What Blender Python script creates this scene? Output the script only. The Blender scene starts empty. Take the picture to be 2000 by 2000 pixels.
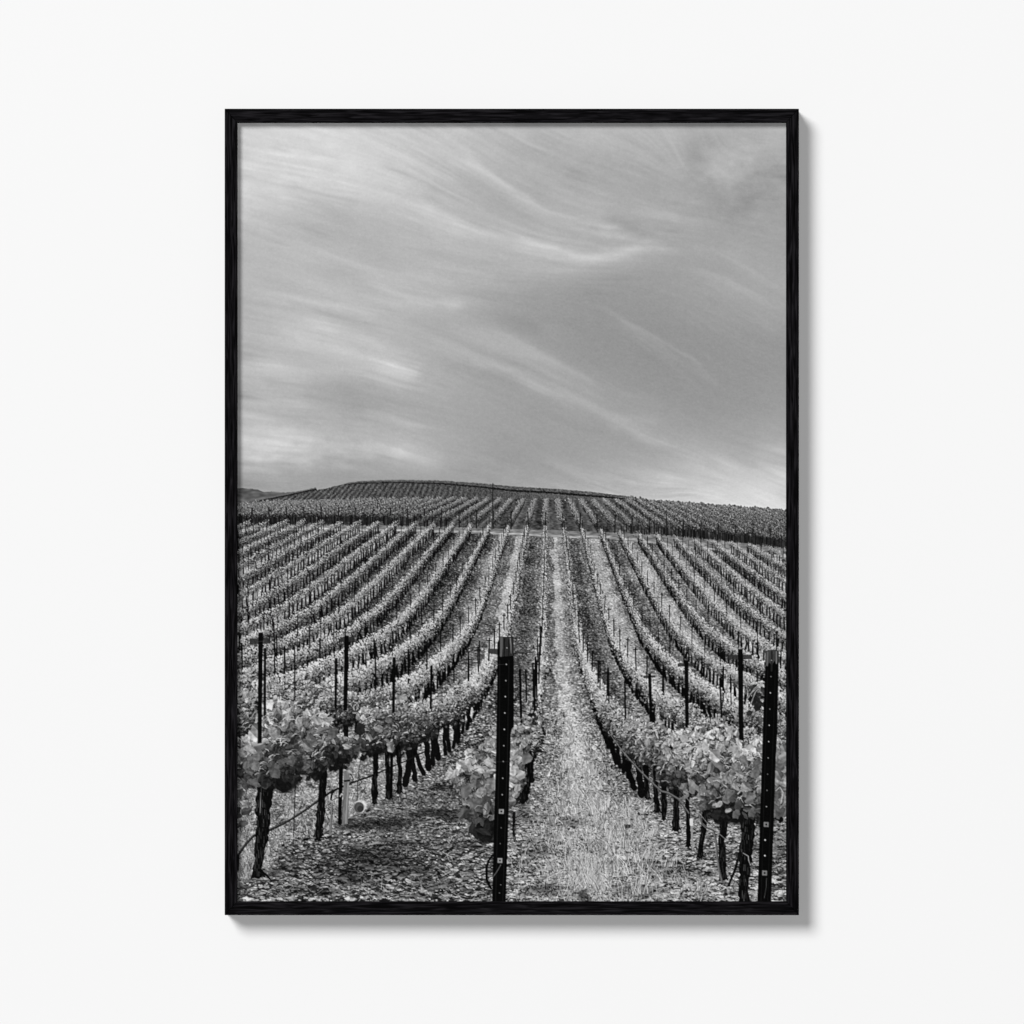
# A framed black-and-white print of a vineyard hanging on a plain white wall.
import bpy, bmesh, math
sc = bpy.context.scene
C = sc.collection
UNIT = 0.00045                     # metres on the wall per drawing unit (the view is 2000 units wide)
def wx(u): return (u - 1000) * UNIT
def wz(v): return (1000 - v) * UNIT

# ---------------------------------------------------------------- camera
cam_d = bpy.data.cameras.new('camera')
cam = bpy.data.objects.new('camera', cam_d); C.objects.link(cam)
DIST = 5.0                         # from the frame's front face
FRONT = -0.024                     # the frame stands 24 mm off the wall; the wall is the plane y = 0
cam.location = (0, FRONT - DIST, 0)
cam.rotation_euler = (math.radians(90), 0, 0)
cam_d.sensor_width = 36
cam_d.lens = 36 * DIST / (2000 * UNIT)
cam_d.clip_start = 0.05; cam_d.clip_end = 200
sc.camera = cam

# ---------------------------------------------------------------- light
# a big softbox up to the left makes the shadow, a far frontal lamp lifts it, the white studio adds a little
w = bpy.data.worlds.new('World'); sc.world = w; w.use_nodes = True
bg = w.node_tree.nodes['Background']
bg.inputs[0].default_value = (1, 1, 1, 1); bg.inputs[1].default_value = 0.06
def lamp(name, loc, size, watts, color=(1, 1, 1)):
    l = bpy.data.lights.new(name, 'AREA'); l.shape = 'DISK'; l.size = size; l.energy = watts; l.color = color
    o = bpy.data.objects.new(name, l); C.objects.link(o); o.location = loc
    d = -o.location
    o.rotation_euler = d.to_track_quat('-Z', 'Y').to_euler()
    return o
lamp('softbox', (-30.5, -48.0, 32.0), 27.0, 44700)
lamp('fill_lamp', (0.0, -52.0, 0.0), 2.4, 9500)

sc.view_settings.view_transform = 'Standard'
sc.view_settings.look = 'None'
sc.view_settings.exposure = 0
sc.view_settings.gamma = 1
sc.view_settings.use_curve_mapping = False
sc.cycles.max_bounces = 6

# ---------------------------------------------------------------- materials
def mat(name):
    m = bpy.data.materials.new(name); m.use_nodes = True
    n = m.node_tree.nodes; return m, n, m.node_tree.links, n['Principled BSDF']

def wall_material():
    m, n, l, b = mat('matt_white_paint')
    tc = n.new('ShaderNodeTexCoord')
    no = n.new('ShaderNodeTexNoise'); no.inputs['Scale'].default_value = 3.0; no.inputs['Detail'].default_value = 4
    l.new(tc.outputs['Object'], no.inputs['Vector'])
    r = n.new('ShaderNodeValToRGB')
    r.color_ramp.elements[0].color = (0.797, 0.797, 0.797, 1); r.color_ramp.elements[1].color = (0.803, 0.803, 0.803, 1)
    l.new(no.outputs['Fac'], r.inputs['Fac']); l.new(r.outputs['Color'], b.inputs['Base Color'])
    f = n.new('ShaderNodeTexNoise'); f.inputs['Scale'].default_value = 900; f.inputs['Detail'].default_value = 2
    l.new(tc.outputs['Object'], f.inputs['Vector'])
    bp = n.new('ShaderNodeBump'); bp.inputs['Strength'].default_value = 0.02; bp.inputs['Distance'].default_value = 0.0004
    l.new(f.outputs['Fac'], bp.inputs['Height']); l.new(bp.outputs['Normal'], b.inputs['Normal'])
    b.inputs['Roughness'].default_value = 0.95; b.inputs['Specular IOR Level'].default_value = 0.0
    return m

def wood_material():
    """Black stained open-pore oak: the grain runs along each rail's own X axis."""
    m, n, l, b = mat('black_stained_oak')
    tc = n.new('ShaderNodeTexCoord'); oi = n.new('ShaderNodeObjectInfo')
    mp = n.new('ShaderNodeMapping'); mp.inputs['Scale'].default_value = (34, 680, 680)
    ad = n.new('ShaderNodeVectorMath'); ad.operation = 'ADD'
    mul = n.new('ShaderNodeVectorMath'); mul.operation = 'SCALE'; mul.inputs['Scale'].default_value = 9.0
    l.new(oi.outputs['Random'], mul.inputs[0])
    l.new(tc.outputs['Object'], mp.inputs['Vector']); l.new(mp.outputs['Vector'], ad.inputs[0]); l.new(mul.outputs['Vector'], ad.inputs[1])
    no = n.new('ShaderNodeTexNoise'); no.inputs['Scale'].default_value = 1.0; no.inputs['Detail'].default_value = 5; no.inputs['Roughness'].default_value = 0.55; no.inputs['Distortion'].default_value = 0.7
    l.new(ad.outputs['Vector'], no.inputs['Vector'])
    r = n.new('ShaderNodeValToRGB'); e = r.color_ramp.elements
    e[0].position = 0.42; e[0].color = (0.0005, 0.0004, 0.0006, 1)
    e[1].position = 0.64; e[1].color = (0.0120, 0.0111, 0.0128, 1)
    k = r.color_ramp.elements.new(0.52); k.color = (0.0040, 0.0036, 0.0044, 1)
    l.new(no.outputs['Fac'], r.inputs['Fac']); l.new(r.outputs['Color'], b.inputs['Base Color'])
    bp = n.new('ShaderNodeBump'); bp.inputs['Strength'].default_value = 0.12; bp.inputs['Distance'].default_value = 0.0003
    l.new(no.outputs['Fac'], bp.inputs['Height']); l.new(bp.outputs['Normal'], b.inputs['Normal'])
    b.inputs['Roughness'].default_value = 0.75; b.inputs['Specular IOR Level'].default_value = 0.03
    return m

def print_material():
    """Matt paper: the ink tone is stored per vertex of the sheet, with a faint paper tooth over it."""
    m, n, l, b = mat('matt_photo_paper')
    a = n.new('ShaderNodeAttribute'); a.attribute_name = 'ink'
    tc = n.new('ShaderNodeTexCoord')
    no = n.new('ShaderNodeTexNoise'); no.inputs['Scale'].default_value = 2600; no.inputs['Detail'].default_value = 2
    l.new(tc.outputs['Object'], no.inputs['Vector'])
    mr = n.new('ShaderNodeMapRange'); mr.inputs['To Min'].default_value = 0.965; mr.inputs['To Max'].default_value = 1.035
    l.new(no.outputs['Fac'], mr.inputs['Value'])
    mx = n.new('ShaderNodeVectorMath'); mx.operation = 'SCALE'
    l.new(a.outputs['Color'], mx.inputs[0]); l.new(mr.outputs['Result'], mx.inputs['Scale'])
    l.new(mx.outputs['Vector'], b.inputs['Base Color'])
    b.inputs['Roughness'].default_value = 0.9; b.inputs['Specular IOR Level'].default_value = 0.0
    return m

def plain(name, col, rough=0.8):
    m, n, l, b = mat(name)
    no = n.new('ShaderNodeTexNoise'); no.inputs['Scale'].default_value = 60
    r = n.new('ShaderNodeValToRGB')
    r.color_ramp.elements[0].color = tuple(c * .9 for c in col) + (1,); r.color_ramp.elements[1].color = tuple(c * 1.1 for c in col) + (1,)
    l.new(no.outputs['Fac'], r.inputs['Fac']); l.new(r.outputs['Color'], b.inputs['Base Color'])
    b.inputs['Roughness'].default_value = rough
    return m

def mesh_obj(name, verts, faces, m, parent=None):
    me = bpy.data.meshes.new(name); me.from_pydata(verts, [], faces); me.update()
    me.materials.append(m)
    o = bpy.data.objects.new(name, me); C.objects.link(o); o.parent = parent
    return o

# ---------------------------------------------------------------- the wall
bm = bmesh.new()
bmesh.ops.create_cube(bm, size=1)
for v in bm.verts:
    v.co = (v.co.x * 6.0, 0.05 + v.co.y * 0.1, v.co.z * 5.0)
me = bpy.data.meshes.new('wall'); bm.to_mesh(me); bm.free()
me.materials.append(wall_material())
wall = bpy.data.objects.new('wall', me); C.objects.link(wall); wall['kind'] = 'structure'
wall['label'] = 'plain white wall behind the framed print'

# ---------------------------------------------------------------- the framed print
picture = bpy.data.objects.new('framed_print', None); C.objects.link(picture)
picture.location = (0, 0, 0)
picture['label'] = 'black wooden frame with a black and white vineyard photograph on a white wall'
picture['category'] = 'framed print'

OL, OR, OT, OB = 438.8, 1560.4, 212.3, 1787.4        # outer edge
IL, IR, IT, IB = 463.4, 1535.8, 239.4, 1761.0        # sight edge
BACK = -0.0015                                        # the frame's back, just clear of the plaster
PAPER = -0.0178                                       # the print's face, sunk behind the frame's lip
RAB = 5.0                                             # rabbet: the sheet runs on under the lip
wood = wood_material()
def rail(along, p0, p1, q0, q1):
    """One mitred rail.  p0-p1: outer edge ends, q0-q1: sight edge ends (drawing units).  Its origin is at the
    middle of the outer edge and its local X runs along the grain."""
    P = [(wx(a), wz(b)) for a, b in (p0, p1, q1, q0)]
    ox, oz = (P[0][0] + P[1][0]) / 2, (P[0][1] + P[1][1]) / 2
    R = RAB * UNIT
    cx, cz = wx(1000), wz(1000)
    def toward(a, o, d):      # move a sight-edge corner outward by d on both axes (mitre line)
        return (a[0] + math.copysign(d, a[0] - cx), a[1] + math.copysign(d, a[1] - cz))
    Q0, Q1 = toward(P[3], None, R), toward(P[2], None, R)
    g = 0.00007               # hairline gap of the mitre
    ends = []
    lip = PAPER - 0.0008
    prof0 = [(P[0], BACK), (P[0], FRONT), (P[3], FRONT), (P[3], lip), (Q0, lip), (Q0, BACK)]
    prof1 = [(P[1], BACK), (P[1], FRONT), (P[2], FRONT), (P[2], lip), (Q1, lip), (Q1, BACK)]
    horiz = abs(P[1][0] - P[0][0]) > abs(P[1][1] - P[0][1])
    def loc(p, y, s):
        x, z = p[0] - ox, p[1] - oz
        if horiz:
            x -= s * g
            return (x, y, z)
        z -= s * g
        return (z, y, -x)     # rotated so that local X is the vertical
    s = math.copysign(1, (P[1][0] - P[0][0]) if horiz else (P[1][1] - P[0][1]))
    v = [loc(p, y, -s) for p, y in prof0] + [loc(p, y, s) for p, y in prof1]
    k = 6
    f = [[i, (i + 1) % k, k + (i + 1) % k, k + i] for i in range(k)] + [list(range(k))[::-1], list(range(k, 2 * k))]
    o = mesh_obj('rail', v, f, wood, picture)
    o.location = (ox, 0, oz)
    if not horiz:
        o.rotation_euler = (0, math.radians(-90), 0)
    b = bmesh.new(); b.from_mesh(o.data)
    bmesh.ops.recalc_face_normals(b, faces=b.faces)
    ed = [e for e in b.edges if all(abs(x.co.y - FRONT) < 1e-6 for x in e.verts) and e.calc_length() > 0.01]
    bmesh.ops.bevel(b, geom=ed, offset=0.00045, segments=2, affect='EDGES', profile=0.5)
    b.to_mesh(o.data); b.free()
    return o
rail('top', (OL, OT), (OR, OT), (IL, IT), (IR, IT))
rail('bottom', (OL, OB), (OR, OB), (IL, IB), (IR, IB))
rail('left', (OL, OT), (OL, OB), (IL, IT), (IL, IB))
rail('right', (OR, OT), (OR, OB), (IR, IT), (IR, IB))
# ---------------------------------------------------------------- the printed picture
# The picture under the frame is a flat sheet of paper with a black-and-white landscape printed on it.
# Its ink tones are worked out here from scratch: sky, hill, rows of vines, posts and soil are drawn
# far to near as ink on paper.  One unit is 0.45 mm on the wall; OX, OY is the sheet's top left corner.
import numpy as np
OX, OY, PW, PH = 461, 237, 1077, 1526
rng = np.random.default_rng(7)

def gauss(a, sy, sx=None):
    sx = sy if sx is None else sx
    for ax, s in ((0, sy), (1, sx)):
        if s <= 0.05:
            continue
        n = a.shape[ax]
        r = int(3 * s + 2)
        k = np.exp(-0.5 * (np.arange(-r, r + 1) / s) ** 2); k /= k.sum()
        pad = [(0, 0), (0, 0)]; pad[ax] = (r, r)
        b = np.pad(a, pad, mode='reflect' if r < n else 'edge')
        m = b.shape[ax]
        L = 1 << int(np.ceil(np.log2(m + 2 * r + 1)))
        f = np.fft.rfft(b, L, axis=ax)
        g = np.fft.rfft(k, L)
        f = f * (g[:, None] if ax == 0 else g[None, :])
        o = np.fft.irfft(f, L, axis=ax)
        a = o[2 * r:2 * r + n] if ax == 0 else o[:, 2 * r:2 * r + n]
    return a

def field(sy, sx, shape=None):
    a = gauss(rng.standard_normal(shape or (PH, PW)), sy, sx)
    return a / a.std()

def lattice(p, q, seed):
    i = np.floor(p).astype(np.int64); j = np.floor(q).astype(np.int64)
    fp = p - i; fq = q - j
    fp = fp * fp * (3 - 2 * fp); fq = fq * fq * (3 - 2 * fq)
    def h(a, b):
        n = (a * 374761393 + b * 668265263 + seed * 974711) & 0xFFFFFFFF
        n = ((n ^ (n >> 13)) * 1274126177) & 0xFFFFFFFF
        n = (n ^ (n >> 16)) & 0xFFFF
        return n / 32767.5 - 1
    return (h(i, j) * (1 - fp) + h(i + 1, j) * fp) * (1 - fq) + (h(i, j + 1) * (1 - fp) + h(i + 1, j + 1) * fp) * fq

def line_stamp(img, pts, w, tone, alpha=1.0, soft=0.7):
    """A stroke of ink along pts; w is one width or one per point."""
    pts = [(x - OX, y - OY) for x, y in pts]
    ws = list(w) if hasattr(w, '__len__') else [w] * len(pts)
    mx = max(ws) / 2 + 2
    x0 = max(int(min(p[0] for p in pts) - mx), 0); x1 = min(int(max(p[0] for p in pts) + mx) + 2, PW)
    y0 = max(int(min(p[1] for p in pts) - mx), 0); y1 = min(int(max(p[1] for p in pts) + mx) + 2, PH)
    if x1 <= x0 or y1 <= y0:
        return
    yy, xx = np.ogrid[y0:y1, x0:x1]
    xx = xx + 0.5; yy = yy + 0.5
    cov = np.zeros((y1 - y0, x1 - x0))
    for (ax, ay), (bx, by), wa, wb in zip(pts, pts[1:], ws, ws[1:]):
        dx, dy = bx - ax, by - ay
        L2 = dx * dx + dy * dy + 1e-9
        s = np.clip(((xx - ax) * dx + (yy - ay) * dy) / L2, 0, 1)
        d = np.hypot(xx - ax - s * dx, yy - ay - s * dy)
        r = (wa + (wb - wa) * s) / 2
        cov = np.maximum(cov, np.clip((r - d) / soft + 0.5, 0, 1) * np.clip(2 * r / soft, 0, 1))
    v = img[y0:y1, x0:x1]
    v += (tone - v) * cov * alpha

def poly_stamp(img, pts, tone, alpha=1.0, grain=0.0):
    """A filled polygon of ink, antialiased 4x."""
    P = np.array([(x - OX, y - OY) for x, y in pts], float)
    x0 = max(int(P[:, 0].min()) - 1, 0); x1 = min(int(P[:, 0].max()) + 2, PW)
    y0 = max(int(P[:, 1].min()) - 1, 0); y1 = min(int(P[:, 1].max()) + 2, PH)
    if x1 <= x0 or y1 <= y0:
        return
    S = 4
    xs = x0 + (np.arange((x1 - x0) * S) + 0.5) / S; ys = y0 + (np.arange((y1 - y0) * S) + 0.5) / S
    X, Y = np.meshgrid(xs, ys)
    inside = np.zeros(X.shape, bool)
    for (ax, ay), (bx, by) in zip(P, np.roll(P, -1, 0)):
        if ay == by:
            continue
        c = (ay > Y) != (by > Y)
        inside ^= c & (X < (bx - ax) * (Y - ay) / (by - ay) + ax)
    cov = inside.reshape(y1 - y0, S, x1 - x0, S).mean((1, 3))
    v = img[y0:y1, x0:x1]
    t = tone + grain * gauss(rng.standard_normal(v.shape), 3, 0.6) * 2 if grain else tone
    v += (t - v) * cov * alpha

# leaf stamps: five-lobed serrated vine leaves, seen from many sides
SIZES = [1.6, 2.0, 2.5, 3.1, 3.9, 4.9, 6.1, 7.6, 9.5, 12, 15, 18.5, 23, 28, 34]
def leaf_sprite(d, flat=False):
    n = int(np.ceil(d)) + 3
    S = 4
    c = (np.arange(n * S) + 0.5) / S - n / 2
    X, Y = np.meshgrid(c, c)
    a = rng.uniform(0, 2 * np.pi); sq = rng.uniform(0.38, 1.0); b = rng.uniform(0, np.pi)
    if flat:       # lying on the soil, seen at a slant
        sq = rng.uniform(0.22, 0.5); b = rng.normal(0, 0.22)
    ca, sa = np.cos(b), np.sin(b)
    U = (X * ca + Y * sa); V = (-X * sa + Y * ca) / sq
    r = np.hypot(U, V); th = np.arctan2(V, U) - a
    dep = rng.uniform(0.12, 0.32)
    lob = 1 - dep * np.abs(np.sin(2.5 * th)) ** 0.8 - rng.uniform(.1, .3) * np.exp(-((np.mod(th + np.pi, 2 * np.pi) - np.pi) / 0.28) ** 2)
    for m in (1, 2, 3):
        lob = lob + rng.normal(0, .07) * np.sin(m * th + rng.uniform(0, 6.28))
    if d > 7:
        lob = lob + 0.035 * np.sin(17 * th + 1.0) + 0.025 * np.sin(29 * th)
    ins = (r < d / 2 * lob)
    al = ins.reshape(n, S, n, S).mean((1, 3))
    al = np.minimum(al * 1.25, 1)
    g = rng.uniform(0, 2 * np.pi)
    sh = 1 + (X * np.cos(g) + Y * np.sin(g)) / (d / 2) * rng.uniform(0.05, 0.26)
    if d > 6:      # blistered surface, a few faint veins
        pa, pb = rng.uniform(0, 6.28, 2); f1, f2 = rng.uniform(4, 8, 2) / d
        sh = sh + 0.10 * np.sin(U * f1 + 2 * np.sin(V * f2 + pa) + pb) + 0.07 * np.sin(V * f1 * 1.9 + 2 * np.sin(U * f2 * 1.7 + pb))
        q = np.abs(np.mod(th * 2.5 / np.pi + 0.5, 1) - 0.5)
        sh = sh + rng.uniform(0, .14) * np.exp(-(q * r / (0.03 * d)) ** 2) * (r < d * 0.40) * (r > d * .05)
        if rng.random() < .35:      # a fold: one half turned to the light
            sh = sh * np.where(Y * np.cos(b) - X * np.sin(b) > 0, 1.16, .82)
    sh = sh.reshape(n, S, n, S).mean((1, 3))
    return al, sh
SPR = {}
FLAT = {}
def sprites():
    for d in SIZES:
        SPR[d] = [leaf_sprite(d) for _ in range(40 if d > 8 else 24)]
        FLAT[d] = [leaf_sprite(d, True) for _ in range(24)]

def leaf(img, x, y, d, tone, alpha=1.0, SPR=SPR):
    dd = min(SIZES, key=lambda s: abs(s - d))
    lst = SPR[dd]
    al, sh = lst[rng.integers(len(lst))]
    n = al.shape[0]
    X = int(round(x - OX - n / 2)); Y = int(round(y - OY - n / 2))
    x0, y0 = max(X, 0), max(Y, 0); x1, y1 = min(X + n, PW), min(Y + n, PH)
    if x1 <= x0 or y1 <= y0:
        return
    a = al[y0 - Y:y1 - Y, x0 - X:x1 - X] * alpha
    s = sh[y0 - Y:y1 - Y, x0 - X:x1 - X]
    v = img[y0:y1, x0:x1]
    v += (np.clip(tone * s, 4, 238) - v) * a

# -------------------------------------------------- sky of the print
def sky(img):
    ys, xs = np.mgrid[0:PH, 0:PW]
    xs = xs + OX; ys = ys + OY
    gx = [463, 560, 660, 760, 860, 960, 1060, 1160, 1260, 1360, 1460, 1536]
    G = [(240, [204, 208, 205, 198, 190, 183, 184, 184, 182, 178, 182, 186]),
         (300, [205, 211, 212, 203, 190, 180, 176, 174, 175, 168, 172, 168]),
         (350, [202, 210, 211, 205, 186, 174, 173, 168, 166, 170, 168, 160]),
         (400, [196, 194, 189, 190, 186, 172, 172, 170, 166, 163, 158, 160]),
         (450, [188, 181, 176, 178, 184, 178, 176, 172, 168, 163, 162, 164]),
         (510, [183, 184, 180, 176, 178, 178, 180, 172, 160, 163, 163, 163]),
         (570, [178, 181, 184, 182, 176, 168, 156, 152, 152, 158, 164, 166]),
         (640, [178, 181, 182, 178, 170, 164, 154, 147, 146, 150, 153, 156]),
         (700, [180, 182, 182, 180, 172, 164, 156, 150, 145, 147, 149, 152]),
         (750, [184, 180, 172, 178, 170, 161, 158, 156, 150, 147, 150, 154]),
         (800, [182, 172, 162, 164, 166, 161, 156, 158, 157, 151, 151, 158]),
         (850, [190, 187, 182, 178, 168, 159, 155, 158, 162, 162, 160, 166]),
         (885, [192, 186, 182, 184, 172, 158, 155, 158, 166, 172, 174, 180]),
         (920, [164, 162, 162, 162, 160, 157, 158, 164, 174, 186, 194, 200]),
         (960, [158, 158, 160, 160, 160, 162, 166, 176, 188, 200, 208, 214]),
         (1000, [158, 158, 160, 160, 160, 164, 170, 182, 196, 208, 216, 220])]
    ux = np.arange(PW) + OX
    rows = np.array([np.interp(ux, gx, r) for _, r in G])
    uy = np.arange(PH) + OY
    gy = np.array([y for y, _ in G])
    j = np.clip(np.searchsorted(gy, uy) - 1, 0, len(gy) - 2)
    f = np.clip((uy - gy[j]) / (gy[j + 1] - gy[j]), 0, 1)[:, None]
    base = rows[j] * (1 - f) + rows[j + 1] * f
    base = gauss(base, 12, 26)
    base = 172 + (base - 172) * 1.04 + 0.5
    S = [  # points, half width, ink lightening, sharper upper edge?
        ([(690, 358), (770, 385), (870, 427), (940, 452), (1000, 463), (1040, 477), (1110, 491), (1177, 500), (1240, 495), (1300, 484)], 10, 13, 0),
        ([(1010, 464), (1045, 478), (1100, 491), (1140, 497), (1178, 501)], 4.5, 19, 1),
        ([(1160, 499), (1210, 494), (1260, 482), (1300, 486), (1336, 489)], 7, 16, 0),
        ([(880, 282), (940, 322), (1000, 364), (1045, 392), (1087, 414), (1140, 438)], 6, 17, 1),
        ([(820, 260), (900, 300), (980, 352), (1040, 396)], 12, 8, 0),
        ([(1062, 351), (1120, 384), (1174, 407), (1230, 426)], 9, 10, 0),
        ([(1100, 452), (1150, 446), (1200, 452), (1250, 462)], 6, 14, 0),
        ([(1130, 470), (1190, 462), (1240, 470), (1275, 468)], 5, 12, 0),
        ([(1225, 486), (1262, 472), (1300, 472)], 4, 12, 0),
        ([(463, 560), (560, 580), (650, 596), (740, 600)], 9, 9, 0),
        ([(463, 690), (540, 712), (600, 724), (650, 722)], 8, 10, 0),
        ([(463, 745), (520, 752), (590, 742), (640, 750)], 9, 10, 0),
        ([(1000, 545), (1060, 530), (1120, 522), (1180, 518)], 9, 9, 0),
        ([(1242, 382), (1290, 415), (1340, 426), (1420, 427), (1536, 420)], 10, 10, 0),
        ([(1340, 470), (1413, 492), (1470, 532), (1534, 580)], 7, 10, 0),
        ([(1357, 516), (1430, 552), (1512, 596)], 5, 13, 1),
        ([(930, 600), (1010, 632), (1060, 640)], 14, -9, 0),
        ([(900, 630), (960, 650), (1000, 664), (1050, 685), (1099, 711), (1150, 744), (1188, 775)], 10, 20, 1),
        ([(1000, 680), (1070, 716), (1130, 752)], 12, 10, 0),
        ([(860, 672), (930, 700), (1000, 724), (1070, 758), (1150, 795), (1255, 850), (1375, 918)], 8, 14, 0),
        ([(840, 690), (900, 718), (985, 745), (1060, 780)], 8, -9, 0),
        ([(1140, 815), (1230, 858), (1300, 905)], 8, -8, 0),
        ([(1186, 600), (1230, 630), (1270, 654), (1315, 678), (1399, 744)], 4, 20, 1),
        ([(1210, 628), (1290, 690), (1340, 730)], 10, 8, 0),
        ([(1195, 818), (1240, 820), (1290, 824)], 6, 10, 0),
        ([(1210, 826), (1315, 870), (1400, 918)], 6, 10, 0),
        ([(1400, 805), (1468, 831), (1536, 850)], 9, 8, 0),
        ([(1060, 895), (1140, 928), (1220, 948)], 9, 10, 0),
        ([(1270, 960), (1310, 930), (1350, 905)], 8, 8, 0),
        ([(463, 632), (548, 648), (620, 664), (695, 690), (770, 712), (826, 736)], 14, 11, 0),
        ([(640, 728), (700, 722), (770, 740), (822, 748)], 8, 12, 0),
        ([(463, 600), (560, 616), (680, 640), (800, 660)], 16, 7, 0),
        ([(700, 700), (770, 712), (826, 716)], 11, 8, 0),
        ([(640, 700), (690, 720)], 14, 7, 0),
        ([(560, 735), (640, 755), (700, 775), (790, 808)], 15, -12, 0),
        ([(463, 777), (540, 790), (607, 800), (680, 808), (755, 815), (815, 836)], 9, 14, 0),
        ([(755, 817), (790, 828), (830, 838), (880, 834)], 5, 12, 0),
        ([(460, 855), (520, 868), (577, 872), (610, 876)], 18, 15, 0),
        ([(463, 884), (510, 894), (560, 890)], 18, 12, 0),
        ([(500, 905), (530, 912), (548, 908)], 6, 10, 0),
        ([(770, 862), (800, 884), (830, 894), (866, 902)], 13, 20, 0),
        ([(640, 882), (720, 885), (790, 893)], 10, 12, 0),
        ([(600, 905), (680, 906), (760, 915)], 8, -8, 0),
        ([(540, 905), (640, 912), (700, 917)], 5, 8, 0),
        ([(590, 395), (640, 415), (700, 425)], 18, -10, 0),
        ([(520, 365), (590, 372), (660, 380)], 10, -6, 0),
        ([(560, 470), (650, 500), (740, 530), (820, 545)], 8, 8, 0),
        ([(470, 440), (560, 478), (640, 515)], 10, 7, 0),
        ([(600, 515), (660, 535), (720, 560)], 8, -8, 0),
        ([(720, 555), (800, 580), (880, 596), (915, 588)], 7, 10, 0),
        ([(780, 520), (860, 535), (960, 540)], 14, 6, 0),
        ([(1180, 420), (1230, 438), (1275, 458)], 9, -13, 0),
        ([(1350, 262), (1362, 290), (1360, 330)], 18, -13, 0),
        ([(1400, 360), (1450, 388), (1475, 400)], 28, -11, 0),
        ([(1480, 330), (1503, 333), (1520, 318)], 9, -13, 0),
        ([(1485, 357), (1520, 355)], 8, -9, 0),
        ([(1505, 345), (1525, 340)], 6, 9, 0),
        ([(1040, 300), (1100, 330), (1160, 340)], 22, -6, 0),
        ([(930, 380), (990, 405), (1060, 440)], 9, -9, 0)]
    # work at half size: the clouds are soft
    H2, W2 = 392, 540
    Y, X = np.mgrid[0:H2, 0:W2]
    X = X * 2.0 + OX; Y = Y * 2.0 + OY
    wobx = 9 * lattice(X / 70.0, Y / 55.0, 3) + 4 * lattice(X / 26.0, Y / 22.0, 4)
    woby = 7 * lattice(X / 75.0 + 7, Y / 50.0, 5) + 3 * lattice(X / 24.0, Y / 20.0, 6)
    add = np.zeros(X.shape)
    cx = np.full(X.shape, np.cos(np.radians(40)) * .25); sx = np.full(X.shape, np.sin(np.radians(40)) * .25)   # doubled angles
    left = np.clip((900 - X) / 400, 0, 1)
    a0 = np.radians(2 * (24 - 8 * left - 10 * np.clip((Y - 780) / 120, 0, 1) * left))
    cx = .25 * np.cos(a0); sx = .25 * np.sin(a0)
    for pts, w, amp, edge in S:
        P = np.array(pts, float)
        d = np.full(X.shape, 1e9); sa = np.zeros(X.shape); sg = np.zeros(X.shape)
        Xw = X + wobx; Yw = Y + woby
        m = len(P) - 1
        for k in range(m):
            a, b = P[k], P[k + 1]
            e = b - a; L2 = (e ** 2).sum()
            f = np.clip(((Xw - a[0]) * e[0] + (Yw - a[1]) * e[1]) / L2, 0, 1)
            dx, dy = Xw - a[0] - f * e[0], Yw - a[1] - f * e[1]
            dd = np.hypot(dx, dy)
            c = dd < d
            d = np.where(c, dd, d); sa = np.where(c, (k + f) / m, sa); sg = np.where(c, np.sign(e[0] * dy - e[1] * dx), sg)
            an = 2 * np.arctan2(e[1], e[0])
            wt = np.exp(-((X - (a[0] + b[0]) / 2) ** 2 + (Y - (a[1] + b[1]) / 2) ** 2) / (2 * 48.0 ** 2)) * min(np.sqrt(L2) / 60, 1.2)
            cx += wt * np.cos(an); sx += wt * np.sin(an)
        w = w * 1.05
        wid = np.where(sg < 0, w * (0.5 if edge else 1.0), w * (2.2 if edge else 1.15))
        tap = np.sin(np.pi * np.clip(sa * 0.9 + 0.05, 0, 1)) ** 0.8
        add += amp * (0.55 * np.exp(-(d / wid) ** 2) + 0.35 * np.exp(-(d / (2.4 * wid)) ** 2)) * tap
    cx = gauss(cx, 8); sx = gauss(sx, 8)
    ang = .5 * np.arctan2(sx, cx) + .05 * lattice(X / 50.0, Y / 40.0, 8)
    vx = np.cos(ang); vy = np.sin(ang)
    def comb(im, half, step=1.6):
        acc = im.copy(); tot = 1.0
        gx0, gy0 = np.meshgrid(np.arange(W2, dtype=float), np.arange(H2, dtype=float))
        for sgn in (1, -1):
            px, py = gx0.copy(), gy0.copy()
            for q in range(1, half + 1):
                ix = np.clip(np.rint(px), 0, W2 - 1).astype(int); iy = np.clip(np.rint(py), 0, H2 - 1).astype(int)
                px = px + sgn * step * vx[iy, ix]; py = py + sgn * step * vy[iy, ix]
                fx = np.clip(px, 0, W2 - 1.001); fy = np.clip(py, 0, H2 - 1.001)
                ix = fx.astype(int); iy = fy.astype(int); dx = fx - ix; dy = fy - iy
                val = (im[iy, ix] * (1 - dx) + im[iy, ix + 1] * dx) * (1 - dy) + (im[iy + 1, ix] * (1 - dx) + im[iy + 1, ix + 1] * dx) * dy
                g = .5 + .5 * np.cos(np.pi * q / (half + 1))
                acc += g * val; tot += g
        return acc / tot
    def fibre(sig, half):
        f = comb(field(sig, sig, (H2, W2)), half)
        return f / f.std()
    base2 = base[0:H2 * 2:2, 0:W2 * 2:2][:H2, :W2]
    base2 = np.pad(base2, ((0, H2 - base2.shape[0]), (0, W2 - base2.shape[1])), mode='edge')
    fine, mid, wide = .75 * fibre(.6, 13) + .75 * fibre(.8, 30), fibre(1.8, 34), fibre(4.5, 40)
    add = add * np.clip(1 + .16 * mid + .18 * wide + .08 * fine, .2, 2)
    add = comb(add, 4) * .86
    cloud = np.clip((base2 - 138) / 40, .22, 1.15) * (.75 + .45 * lattice(X / 120.0, Y / 80.0, 21))
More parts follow.
